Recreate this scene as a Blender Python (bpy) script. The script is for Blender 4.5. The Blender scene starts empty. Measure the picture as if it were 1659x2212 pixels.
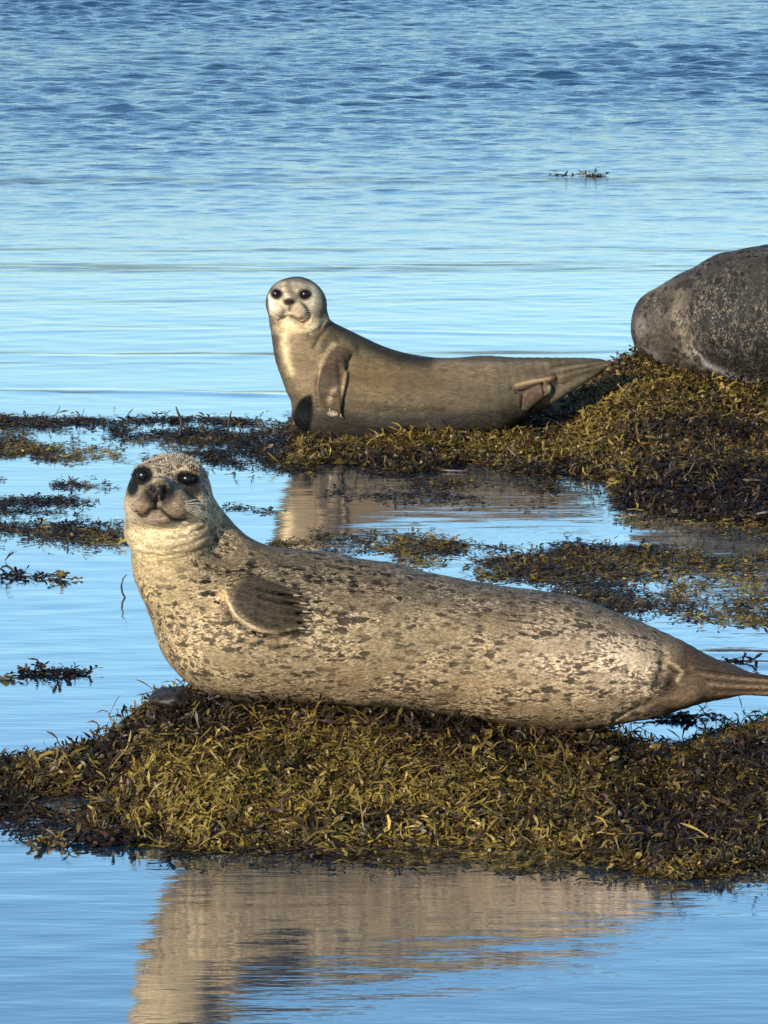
import bpy, math
import numpy as np
from mathutils import Vector
PI = math.pi
S = bpy.context.scene
COL = S.collection
# ------------------------------------------------------------------ camera
CAM_H, PITCH, FPX, PW, PH = 2.3, math.radians(8.1), 11400.0, 1659.0, 2212.0   # photo measured at 1659 x 2212
cam = bpy.data.cameras.new('camera'); camo = bpy.data.objects.new('camera', cam); COL.objects.link(camo)
camo.location = (0, 0, CAM_H); camo.rotation_euler = (PI/2 - PITCH, 0, 0)
cam.sensor_fit = 'VERTICAL'; cam.sensor_height = 24.0; cam.lens = 24.0*FPX/PH
cam.clip_start = 0.1; cam.clip_end = 3000
S.camera = camo
# ------------------------------------------------------------------ sky, sun, exposure
SUN_EL, SUN_AZ = math.radians(19), math.radians(212)      # azimuth measured from +Y towards +X: behind the viewer, a little left
w = bpy.data.worlds.new('World'); S.world = w; w.use_nodes = True
nt = w.node_tree; nt.nodes.clear()
sky = nt.nodes.new('ShaderNodeTexSky'); sky.sky_type = 'NISHITA'; sky.sun_disc = False
sky.sun_elevation = SUN_EL; sky.sun_rotation = SUN_AZ
sky.air_density = 1.0; sky.dust_density = 0.2; sky.ozone_density = 2.4; sky.altitude = 0
hs = nt.nodes.new('ShaderNodeHueSaturation'); hs.inputs['Saturation'].default_value = 1.05
bg = nt.nodes.new('ShaderNodeBackground'); bg.inputs['Strength'].default_value = 0.13
ow = nt.nodes.new('ShaderNodeOutputWorld')
nt.links.new(sky.outputs[0], hs.inputs['Color']); tn = nt.nodes.new('ShaderNodeMix'); tn.data_type = 'RGBA'; tn.blend_type = 'MULTIPLY'; tn.inputs[0].default_value = 1.0; tn.inputs[7].default_value = (.80, .95, 1.0, 1)
nt.links.new(hs.outputs[0], tn.inputs[6]); nt.links.new(tn.outputs[2], bg.inputs[0]); nt.links.new(bg.outputs[0], ow.inputs[0])
sl = bpy.data.lights.new('sun', 'SUN'); sl.energy = 4.6; sl.angle = math.radians(0.6); sl.color = (1.0, 0.90, 0.76)
so = bpy.data.objects.new('sun', sl); COL.objects.link(so)
sd = Vector((math.sin(SUN_AZ)*math.cos(SUN_EL), math.cos(SUN_AZ)*math.cos(SUN_EL), math.sin(SUN_EL)))
so.rotation_euler = sd.to_track_quat('Z', 'Y').to_euler(); so.location = sd*30
S.view_settings.view_transform = 'Standard'; S.view_settings.look = 'None'
S.view_settings.exposure = 0.38; S.view_settings.gamma = 1.0; S.view_settings.use_curve_mapping = False
S.cycles.max_bounces = 6

# ------------------------------------------------------------------ measuring helpers
CP, SP = math.cos(PITCH), math.sin(PITCH)
def ray(px, py):
    a = (px-PW/2)/FPX; b = (PH/2-py)/FPX
    return np.array([a, CP + b*SP, -SP + b*CP])
def at(px, py, Y):            # point of the plane y = Y seen at a place of the photograph
    d = ray(px, py); t = Y/d[1]
    return np.array([d[0]*t, Y, CAM_H + d[2]*t])
def onwater(px, py, z=0.0):
    px = np.asarray(px, float); py = np.asarray(py, float)
    a = (px-PW/2)/FPX; b = (PH/2-py)/FPX
    dy = CP + b*SP; dz = -SP + b*CP
    t = (z-CAM_H)/dz
    return a*t, dy*t
def proj(P):
    x = P[:, 0]; y = P[:, 1]; z = P[:, 2]-CAM_H
    dep = y*CP - z*SP; up = y*SP + z*CP
    return PW/2 + FPX*x/dep, PH/2 - FPX*up/dep
def ppm(Y): return FPX/math.hypot(Y, CAM_H-0.3)
def srgb(r, g, b):
    f = lambda c: (c/255/12.92) if c/255 <= 0.04045 else ((c/255+0.055)/1.055)**2.4
    return np.array([f(r), f(g), f(b)])
def sines(P, scale, seed, n=14, stretch=(1, 1, 1)):      # smooth noise, about -1..1
    r = np.random.default_rng(seed); out = np.zeros(len(P))
    st = np.array(stretch)
    for _ in range(n):
        k = r.normal(size=3); k *= scale*r.uniform(0.5, 1.5)/np.linalg.norm(k); k = k*st
        out += np.sin(P @ k + r.uniform(0, 2*PI))
    return out/math.sqrt(n)*0.9
def sstep(a, b, x):
    t = np.clip((x-a)/(b-a), 0, 1); return t*t*(3-2*t)

# ------------------------------------------------------------------ object helpers
def mesh_from(name, V, F, mat=None, parent=None, smooth=True, attrs=None, K=None):
    V = np.asarray(V, np.float32); F = np.asarray(F, np.int32); k = F.shape[1]
    me = bpy.data.meshes.new(name)
    me.vertices.add(len(V)); me.vertices.foreach_set('co', V.ravel())
    me.loops.add(F.size); me.loops.foreach_set('vertex_index', F.ravel())
    me.polygons.add(len(F)); me.polygons.foreach_set('loop_start', np.arange(0, F.size, k, dtype=np.int32))
    me.polygons.foreach_set('loop_total', np.full(len(F), k, np.int32))
    me.polygons.foreach_set('use_smooth', np.full(len(F), smooth, bool))
    me.update(calc_edges=True); me.validate()
    for an, arr in (attrs or {}).items():
        A = me.attributes.new(an, 'FLOAT_COLOR', 'POINT')
        c = np.ones((len(V), 4), np.float32); c[:, :arr.shape[1]] = arr
        A.data.foreach_set('color', c.ravel())
    if mat: me.materials.append(mat)
    o = bpy.data.objects.new(name, me); COL.objects.link(o)
    if parent: o.parent = parent; o.matrix_parent_inverse = parent.matrix_world.inverted()
    return o
def tag(o, label=None, cat=None, group=None, kind=None):
    if label: o['label'] = label
    if cat: o['category'] = cat
    if group: o['group'] = group
    if kind: o['kind'] = kind
    return o
def empty(name, loc):
    o = bpy.data.objects.new(name, None); COL.objects.link(o); o.location = tuple(loc); o.empty_display_size = 0.1
    bpy.context.view_layer.update()
    return o
class NT:
    def __init__(s, name):
        s.m = bpy.data.materials.new(name); s.m.use_nodes = True; s.t = s.m.node_tree; s.t.nodes.clear()
        s.out = s.t.nodes.new('ShaderNodeOutputMaterial')
    def n(s, typ, **kw):
        nd = s.t.nodes.new('ShaderNode'+typ)
        for k, v in kw.items():
            if k.startswith('_'): setattr(nd, k[1:], v)
            else:
                key = int(k[1:]) if (k[0] == 'i' and k[1:].isdigit()) else k.replace('__', ' ')
                if hasattr(v, 'outputs'): s.t.links.new(v.outputs[0], nd.inputs[key])
                elif isinstance(v, bpy.types.NodeSocket): s.t.links.new(v, nd.inputs[key])
                else: nd.inputs[key].default_value = v
        return nd
    def math(s, op, a, b=0.0, c=0.0, clamp=False):
        return s.n('Math', _operation=op, i0=a, i1=b, i2=c, _use_clamp=clamp).outputs[0]
    def mix(s, fac, a, b, mode='MIX'):
        nd = s.t.nodes.new('ShaderNodeMix'); nd.data_type = 'RGBA'; nd.blend_type = mode
        for i, v in ((0, fac), (6, a), (7, b)):
            if isinstance(v, bpy.types.NodeSocket): s.t.links.new(v, nd.inputs[i])
            elif i == 0: nd.inputs[0].default_value = v
            else: nd.inputs[i].default_value = (*[float(q) for q in v][:3], 1)
        return nd.outputs[2]
    def ramp(s, fac, a, b, va=0.0, vb=1.0, smooth=True):
        nd = s.n('MapRange', _interpolation_type='SMOOTHSTEP' if smooth else 'LINEAR')
        s.t.links.new(fac, nd.inputs[0])
        for i, v in enumerate((a, b, va, vb)): nd.inputs[i+1].default_value = v
        return nd.outputs[0]
    def link(s, a, b): s.t.links.new(a, b)

# ------------------------------------------------------------------ water
def make_water():
    def axis(pts):            # piecewise spacing
        out = []
        for a, b, st in pts: out += list(np.arange(a, b-1e-6, st))
        return np.array(out+[pts[-1][1]])
    xs = axis([(-900, -100, 200), (-100, -20, 20), (-20, -14, 1.0), (-14, -4, .09), (-4, 4, .03), (4, 14, .09), (14, 20, 1.0), (20, 100, 20), (100, 900, 200)])
    ys = axis([(-200, 0, 50), (0, 8, 1.0), (8, 9.6, .05), (9.6, 13, .02), (13, 30, .03), (30, 62, .045), (62, 70, .5), (70, 200, 10), (200, 1500, 100)])
    X, Y = np.meshgrid(xs, ys)
    x = X.ravel(); y = Y.ravel(); Z = np.zeros_like(x)
    near = (y > 8.5) & (y < 62) & (np.abs(x) < 13.5)
    xn, yn = x[near], y[near]
    env = np.interp(yn, [9, 12, 15, 18, 22, 26, 30, 38, 62], [.020, .032, .04, .03, .035, .07, .24, .72, .92])
    P = np.stack([xn, yn, yn*0], 1)
    gust = np.clip(1 + 0.55*sines(P, 1.1, 5, stretch=(.5, .35, 0)), .15, 2)
    gust = np.where(yn < 20, np.clip(1+.6*sines(P, 1.6, 15, stretch=(.4, 1, 0)), .1, 2), gust)
    r = np.random.default_rng(11); z = np.zeros_like(xn)
    for i in range(70):
        lam = 0.13*(1.0/0.13)**(r.uniform()**1.3)
        th = r.normal(0, .62 if lam < .5 else .35)+ (0.25 if i % 2 else -0.2)
        k = 2*PI/lam; kx, ky = k*math.sin(th), -k*math.cos(th)
        slope = .040*(lam/.5)**(-.12)
        ph = kx*xn + ky*yn + r.uniform(0, 2*PI)
        fade = 1.0 if lam > .3 else np.where(yn < 34, 1.0, .6)
        z += slope/k*np.sin(ph)*fade*(np.interp(yn, [9, 15, 22, 28], [.35, .45, .6, .62 if lam > .45 else 1]) if lam > .3 else 1.2)
    for i in range(26):       # low calm swell lines lying across the bay
        lam = r.uniform(.10, .5); th = r.normal(0, .12); k = 2*PI/lam
        z += np.where(yn < 26, 1, 0)*.006/k*np.sin(k*math.sin(th)*xn - k*math.cos(th)*yn + r.uniform(0, 2*PI))
    Z[near] = z*env*gust*sstep(13.5, 11.5, np.abs(xn))*sstep(62, 58, yn)
    # lone ripple lines
    for (p0, p1, q0, q1, amp) in [(700, 1130, 714, 721, .0035), (1130, 1380, 722, 727, .003), (960, 1120, 745, 748, .0022), (0, 620, 843, 852, .004), (60, 600, 770, 771, .003), (480, 640, 852, 857, .002),
                                  (1500, 1700, 1412, 1416, .003), (1480, 1700, 1436, 1440, .004), (620, 900, 592, 600, .003), (0, 520, 716, 712, .002)]:
        (xa, xb), (ya, yb) = onwater([p0, p1], [q0, q1])
        t = np.clip((xn-xa)/(xb-xa), -.5, 1.5); yc = ya+(yb-ya)*t + .02*np.sin(xn*5+p0)+.008*np.sin(xn*17+q0)
        m = sstep(-.1, .15, (xn-xa)/(xb-xa))*sstep(1.1, .85, (xn-xa)/(xb-xa))
        idx = np.where(near)[0]; Z[idx] += amp*m*np.exp(-((yn-yc)/.05)**2)
    V = np.stack([x, y, Z], 1)
    nx, ny = len(xs), len(ys)
    i = np.arange(nx*ny).reshape(ny, nx)
    F = np.stack([i[:-1, :-1], i[:-1, 1:], i[1:, 1:], i[1:, :-1]], -1).reshape(-1, 4)
    m = NT('sea_water')
    geo = m.n('NewGeometry'); sep = m.n('SeparateXYZ', i0=geo.outputs['Position'])
    # small ripples
    mp = m.n('Mapping', i0=geo.outputs['Position']); mp.inputs['Scale'].default_value = (5.0, 20, 1)
    n1 = m.n('TexNoise', Vector=mp, Scale=1.0, Detail=3.0, Roughness=.55)
    mp2 = m.n('Mapping', i0=geo.outputs['Position']); mp2.inputs['Scale'].default_value = (1.4, 7, 1)
    n2 = m.n('TexNoise', Vector=mp2, Scale=1.0, Detail=2.0)
    far = m.ramp(sep.outputs[1], 20, 40)
    amp = m.math('ADD', m.math('MULTIPLY', far, .022), .00110)
    amp2 = m.math('ADD', m.math('MULTIPLY', far, .010), .0006)
    hgt = m.math('ADD', m.math('MULTIPLY', n1.outputs[0], amp), m.math('MULTIPLY', n2.outputs[0], amp2))
    bmp = m.n('Bump', Strength=1.0, Distance=1.0, Height=hgt)
    fr = m.ramp(m.n('Fresnel', IOR=1.33, Normal=bmp).outputs[0], .03, .36, .17, .82, False)
    gl = m.n('BsdfGlossy', Roughness=m.ramp(sep.outputs[1], 13.5, 21, .03, .13), Normal=bmp, Color=(1, 1, 1, 1))
    # the body of the water: clear blue, olive where weed lies just under the surface
    mp3 = m.n('Mapping', i0=geo.outputs['Position']); mp3.inputs['Scale'].default_value = (.35, 1.3, 1)
    n3 = m.n('TexNoise', Vector=mp3, Scale=1.0, Detail=3.0)
    band = m.math('ADD', m.ramp(n3.outputs[0], .48, .62), 0.0)
    reach = m.math('MULTIPLY', m.ramp(sep.outputs[1], 18.5, 20), m.ramp(sep.outputs[1], 34, 26))
    body = m.mix(m.math('MULTIPLY', m.math('MULTIPLY', band, reach), .8), (.012, .055, .10), (.15, .14, .08))
    df = m.n('BsdfDiffuse', Color=body)
    # scum and fine weed drifting on the surface in long thin slicks
    mp4 = m.n('Mapping', i0=geo.outputs['Position']); mp4.inputs['Scale'].default_value = (.55, .0, 1)
    n4 = m.n('TexNoise', Vector=mp4, Scale=1.0, Detail=3.0)
    yy = m.math('ADD', sep.outputs[1], m.math('MULTIPLY', m.math('SUBTRACT', n4.outputs[0], .5), 1.1))
    tot = None
    for yc, wd, st in ((24.1, .34, .8), (25.0, .14, .7), (22.6, .10, .4), (20.55, .10, 1.0), (20.2, .04, .6), (19.3, .05, 1.0), (29.2, .35, .5), (21.6, .05, .4)):
        e = m.math('MULTIPLY', m.ramp(m.math('ABSOLUTE', m.math('SUBTRACT', yy, yc)), wd, wd*.25), st)
        tot = e if tot is None else m.math('MAXIMUM', tot, e)
    mp5 = m.n('Mapping', i0=geo.outputs['Position']); mp5.inputs['Scale'].default_value = (1.3, 9, 1)
    n5 = m.n('TexNoise', Vector=mp5, Scale=1.0, Detail=4.0, Roughness=.65)
    tot = m.math('MULTIPLY', tot, m.ramp(n5.outputs[0], .40, .60))
    fr = m.math('MULTIPLY', fr, m.math('SUBTRACT', 1.0, m.math('MULTIPLY', tot, .75)))
    df.inputs['Color'].default_value = (0, 0, 0, 1); m.link(m.mix(tot, body, (.12, .12, .08)), df.inputs['Color'])
    ms = m.n('MixShader', i0=fr, i1=df, i2=gl)
    m.link(ms.outputs[0], m.out.inputs[0])
    o = mesh_from('water', V, F, m.m); o['kind'] = 'structure'
    # sea bed under it
    V = [(-900, -200, -1.5), (900, -200, -1.5), (900, 1500, -1.5), (-900, 1500, -1.5)]
    b = NT('sea_bed'); p = b.n('BsdfPrincipled', Base__Color=(.08, .07, .05, 1), Roughness=.9); b.link(p.outputs[0], b.out.inputs[0])
    g = mesh_from('ground', V, [(0, 1, 2, 3)], b.m, smooth=False); g['kind'] = 'structure'
make_water()

# ------------------------------------------------------------------ the two weed-covered reefs
Y1, Y2, Y3 = 11.92, 17.95, 18.35            # distances of the three seals
def zprof(pts, Y):                          # crest profile measured in the photograph -> height over x
    xs = [at(p, q, Y)[0] for p, q in pts]; zs = [at(p, q, Y)[2] for p, q in pts]
    return np.array(xs), np.array(zs)
def eprof(pts):
    a, b = zip(*pts); X, Y = onwater(np.array(a), np.array(b)); return X, Y
C1 = zprof([(-900, 1900), (-500, 1720), (-100, 1675), (0, 1666), (60, 1655), (150, 1636), (220, 1612), (300, 1552), (360, 1512), (450, 1497), (600, 1508), (800, 1522), (1000, 1537), (1100, 1566), (1200, 1582), (1300, 1594), (1350, 1622), (1400, 1636), (1480, 1640), (1560, 1618), (1700, 1608), (2000, 1640), (2300, 1720), (2700, 1950)], Y1)
E1 = eprof([(-500, 1760), (-100, 1800), (0, 1800), (150, 1790), (300, 1812), (450, 1830), (700, 1812), (900, 1815), (1100, 1838), (1300, 1865), (1450, 1885), (1550, 1880), (1700, 1850), (2000, 1800), (2300, 1760)])
C2 = zprof([(200, 1500), (420, 1040), (500, 1010), (600, 950), (660, 908), (1050, 900), (1110, 893), (1160, 900), (1220, 868), (1290, 822), (1345, 792), (1400, 778), (1460, 778), (1540, 800), (1660, 815), (1900, 850), (2300, 970), (2600, 1200)], 18.35)
E2 = eprof([(350, 1000), (450, 1000), (600, 1008), (700, 1000), (900, 1008), (1100, 1030), (1190, 1032), (1215, 1022), (1330, 1035), (1350, 1090), (1450, 1120), (1560, 1130), (1700, 1140), (2000, 1120), (2300, 1020)])
def reef(x, y, C, E, yc, back, pw, seed, amp):
    h = np.interp(x, *C); ye = np.interp(x, *E)
    P = np.stack([x, y, y*0], 1)
    ye = ye + (.10 if amp < .016 else .08)*sines(P, 6, seed+3, stretch=(1, .3, 0)) + .09*sines(P, 17, seed+4, stretch=(1, .3, 0))
    t = np.clip((yc-y)/(yc-ye), 0, 3); b = np.clip((y-yc)/back, 0, 3)
    prof = np.where(y < yc, 1-np.minimum(t, 1)**pw, 1-b**2)
    z = np.where(t > 1, -.02-.6*(t-1), h*prof)
    z = np.where(y > yc, h*np.maximum(1-b*b, -1)-.06*b, z)
    z = np.where(h < 0, h-.6*np.maximum(t-1, 0)-.1*b, z)
    lump = sines(P, 5, seed+7, stretch=(1, .8, 0))*amp*.9 + sines(P, 13, seed, stretch=(1, .8, 0))*amp + np.abs(sines(P, 30, seed+1, stretch=(1, .8, 0)))*amp*.6
    return z + lump*np.where(t > .8, .35, 1)*np.where(np.abs(y-yc) < .12, .3, 1)
def reef1(x, y):
    z = reef(x, y, C1, E1, Y1, .42, .85, 21, .018)
    return z - .10*np.exp(-((x+.70)/.12)**2-((y-11.56)/.11)**2) - .07*np.exp(-((x+.83)/.13)**2-((y-11.3)/.10)**2)
def reef2(x, y): return reef(x, y, C2, E2, 18.35, .6, .62, 41, .014)
def make_ground(name, fn, x0, x1, y0, y1, st, label=None):
    X, Y = np.meshgrid(np.arange(x0, x1, st), np.arange(y0, y1, st)); ny, nx = X.shape
    Z = np.maximum(fn(X.ravel(), Y.ravel()), -.3)
    i = np.arange(nx*ny).reshape(ny, nx)
    F = np.stack([i[:-1, :-1], i[:-1, 1:], i[1:, 1:], i[1:, :-1]], -1).reshape(-1, 4)
    F = F[(Z[F] > -.12).any(1)]
    m = NT('wet_rock'); g = m.n('NewGeometry')
    n = m.n('TexNoise', Vector=g.outputs['Position'], Scale=45.0, Detail=5.0)
    c = m.mix(m.ramp(n.outputs[0], .35, .65), (.008, .006, .004), (.035, .026, .012))
    b = m.n('Bump', Strength=1.0, Distance=.01, Height=n.outputs[0])
    p = m.n('BsdfPrincipled', Base__Color=c, Roughness=.75, Normal=b); m.link(p.outputs[0], m.out.inputs[0])
    o = mesh_from(name, np.stack([X.ravel(), Y.ravel(), Z], 1), F, m.m); o['kind'] = 'structure'
    return o
make_ground('terrain', reef1, -1.7, 1.8, 10.3, 12.7, .02)
make_ground('terrain', reef2, -1.2, 2.6, 14.8, 19.2, .025)

# ------------------------------------------------------------------ solid modelling by distance fields
class Shape:
    def __init__(s): s.ops = []; s.disp = []
    def chain(s, pts, rads, k=0.0, sc=(1, 1, 1), dense=1):
        pts = np.array(pts, float); rads = np.array(rads, float)
        if dense > 1:
            n = len(pts); T = np.linspace(0, n-1, (n-1)*dense+1)
            def cr(A):
                out = []
                for t in T:
                    i = min(int(t), n-2); u = t-i
                    p0, p1, p2, p3 = A[max(i-1, 0)], A[i], A[i+1], A[min(i+2, n-1)]
                    out.append(.5*((2*p1)+(-p0+p2)*u+(2*p0-5*p1+4*p2-p3)*u*u+(-p0+3*p1-3*p2+p3)*u**3))
                return np.array(out)
            pts, rads = cr(pts), cr(rads)
        s.ops.append(('chain', pts, rads, k, np.array(sc, float))); return s
    def ell(s, c, r, k=0.0, R=None): s.ops.append(('ell', np.array(c, float), np.array(r, float), k, R)); return s
    def sub(s, c, r, k=0.0, R=None): s.ops.append(('sub', np.array(c, float), np.array(r, float), k, R)); return s
    def __call__(s, P):
        P0 = P; D0 = np.full(len(P0), 9.0)
        for op in s.ops:
            if op[0] == 'chain':
                _, pts, rads, k, sc = op; c0 = pts.mean(0)
                RR = (np.linalg.norm(pts-c0, axis=1)+rads*sc.max()).max()
            else:
                _, c0, r, k, R = op; RR = max(r)*1.02
            v = P0-c0; w_ = np.sqrt((v*v).sum(1))-RR
            m_ = np.where(w_ < (D0+k+.01 if op[0] != 'sub' else k+.01))[0]
            if len(m_) == 0: continue
            P = P0[m_]; d = D0[m_]
            if op[0] == 'chain':
                Q = P/sc; A = pts/sc
                e = np.full(len(P), 9.0)
                for i in range(len(A)-1):
                    ab = A[i+1]-A[i]; L = ab @ ab + 1e-12; q = Q-A[i]
                    t = np.clip((q @ ab)/L, 0, 1)
                    q -= t[:, None]*ab
                    e = np.minimum(e, np.sqrt(np.einsum('ij,ij->i', q, q))-(rads[i]+(rads[i+1]-rads[i])*t))
            else:
                c = c0
                q = P-c
                if R is not None: q = q @ R
                l = np.sqrt(((q/r)**2).sum(1)); g = np.sqrt(((q/(r*r))**2).sum(1))+1e-9
                e = l*(l-1)/g
            if op[0] == 'sub':
                h = np.clip(.5-.5*(e+d)/max(k, 1e-6), 0, 1) if k > 0 else (e < -d)*1.0
                d = (d*(1-h) - e*h) + k*h*(1-h) if k > 0 else np.maximum(d, -e)
            elif k > 0:
                h = np.clip(.5+.5*(d-e)/k, 0, 1); d = d*(1-h)+e*h-k*h*(1-h)
            else: d = np.minimum(d, e)
            D0[m_] = d
        d = D0
        nr = np.abs(d) < .06
        if nr.any():
            for f in s.disp: d[nr] = d[nr] + f(P0[nr])
        return d
def surf(F, px, py, Yc, span=.6):            # where the line of sight at (px,py) meets a shape
    d = ray(px, py); d = d/d[1]
    y = np.linspace(Yc-span, Yc+span, 1200); P = np.stack([d[0]*y, y, CAM_H+d[2]*y], 1)
    v = F(P); i = np.argmax(v < 0)
    return P[i] if (v < 0).any() else at(px, py, Yc)
def surface(F, lo, hi, h, newton=2):
    lo = np.array(lo, float); hi = np.array(hi, float); B = 4
    nc = np.ceil((hi-lo)/(h*B)).astype(int)+1
    ax = [lo[i]+np.arange(nc[i])*h*B for i in range(3)]
    Cg = np.stack(np.meshgrid(*ax, indexing='ij'), -1).reshape(-1, 3)
    Fc = F(Cg+h*(B-1)/2).reshape(nc)
    band = np.abs(Fc) < h*B*1.35
    G = np.repeat(np.repeat(np.repeat(np.sign(Fc).astype(np.float32), B, 0), B, 1), B, 2)
    bi = np.argwhere(band)
    off = np.stack(np.meshgrid(*[np.arange(B)]*3, indexing='ij'), -1).reshape(-1, 3)
    for s0 in range(0, len(bi), 20000):
        I = (bi[s0:s0+20000, None, :]*B+off[None]).reshape(-1, 3)
        G[I[:, 0], I[:, 1], I[:, 2]] = F(lo+I*h)
    ins = G < 0
    n = np.array(G.shape)-1
    act = np.zeros(n, bool); c0 = ins[:-1, :-1, :-1]
    for dx in (0, 1):
        for dy in (0, 1):
            for dz in (0, 1):
                act |= ins[dx:n[0]+dx, dy:n[1]+dy, dz:n[2]+dz] != c0
    cells = np.argwhere(act); idx = -np.ones(n, np.int32); idx[tuple(cells.T)] = np.arange(len(cells))
    acc = np.zeros((len(cells), 3)); cnt = np.zeros(len(cells))
    cor = [(a, b, c) for a in (0, 1) for b in (0, 1) for c in (0, 1)]
    val = {c: G[cells[:, 0]+c[0], cells[:, 1]+c[1], cells[:, 2]+c[2]].astype(float) for c in cor}
    for a in cor:
        for axs in range(3):
            if a[axs]: continue
            b = list(a); b[axs] = 1; b = tuple(b)
            va, vb = val[a], val[b]; m = (va < 0) != (vb < 0)
            t = np.where(m, va/np.where(m, va-vb, 1), 0)
            p = np.array(a)+np.outer(t, np.array(b)-np.array(a)); acc += p*m[:, None]; cnt += m
    V = lo+(cells+acc/cnt[:, None])*h
    quads = []
    for axs in range(3):
        sl0 = [slice(1, -1)]*3; sl1 = [slice(1, -1)]*3; sl0[axs] = slice(0, -1); sl1[axs] = slice(1, None)
        A, Bb = ins[tuple(sl0)], ins[tuple(sl1)]
        e = np.argwhere(A != Bb); flip = A[tuple(e.T)]
        for k in range(3):
            if k != axs: e[:, k] += 1
        u, v = (axs+1) % 3, (axs+2) % 3
        def cell(du, dv):
            q = e.copy(); q[:, u] -= du; q[:, v] -= dv; return idx[q[:, 0], q[:, 1], q[:, 2]]
        Q = np.stack([cell(1, 1), cell(0, 1), cell(0, 0), cell(1, 0)], 1)
        Q[~flip] = Q[~flip][:, ::-1]; quads.append(Q)
    Q = np.concatenate(quads); Q = Q[(Q >= 0).all(1)]
    for _ in range(newton):
        g = np.stack([F(V+np.eye(3)[k]*h*.4)-F(V-np.eye(3)[k]*h*.4) for k in range(3)], 1)/(h*.8)
        f = F(V); st = (f/np.maximum((g*g).sum(1), .25))[:, None]*g
        V = V-np.clip(st, -h*.5, h*.5)
    return V, Q, g
def groove(pts_px, Yd, depth, width, ymax):   # a crease along a line, cut a few millimetres into the skin
    pts = np.array([at(p, q, Yd) for p, q in pts_px])
    def f(P):
        q = np.stack([P[:, 0], P[:, 2]-(P[:, 1]-Yd)*-(CAM_H-.4)/Yd], 1)
        A = np.stack([pts[:, 0], pts[:, 2]], 1); e = np.full(len(P), 9.0)
        for i in range(len(A)-1):
            ab = A[i+1]-A[i]; t = np.clip(((q-A[i]) @ ab)/(ab @ ab+1e-12), 0, 1); v = q-A[i]-t[:, None]*ab
            e = np.minimum(e, (v*v).sum(1))
        return depth*np.exp(-e/width**2)*(P[:, 1] < ymax)
    return f
def blob(V, c, r, p=2.0):                     # soft patch of colour on a pelt, 1 at its middle
    return np.exp(-(((V-np.array(c))/np.array(r))**2).sum(1)**(p/2))
def patch(px, py, cx, cy, rx, ry, ang=0, edge=.35):
    a = math.radians(ang); dx, dy = px-cx, py-cy
    u = (dx*math.cos(a)+dy*math.sin(a))/rx; v = (-dx*math.sin(a)+dy*math.cos(a))/ry
    return sstep(1+edge, 1-edge, np.sqrt(u*u+v*v))
def linemask(px, py, pts, wd):
    e = np.full(len(px), 1e9)
    for (a, b), (c, d) in zip(pts[:-1], pts[1:]):
        L = (c-a)**2+(d-b)**2; t = np.clip(((px-a)*(c-a)+(py-b)*(d-b))/L, 0, 1)
        e = np.minimum(e, (px-a-t*(c-a))**2+(py-b-t*(d-b))**2)
    return np.exp(-e/wd**2)
def lay(base, m, c): m = np.clip(m, 0, 1)[:, None]; return base*(1-m)+np.array(c)*m

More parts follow.
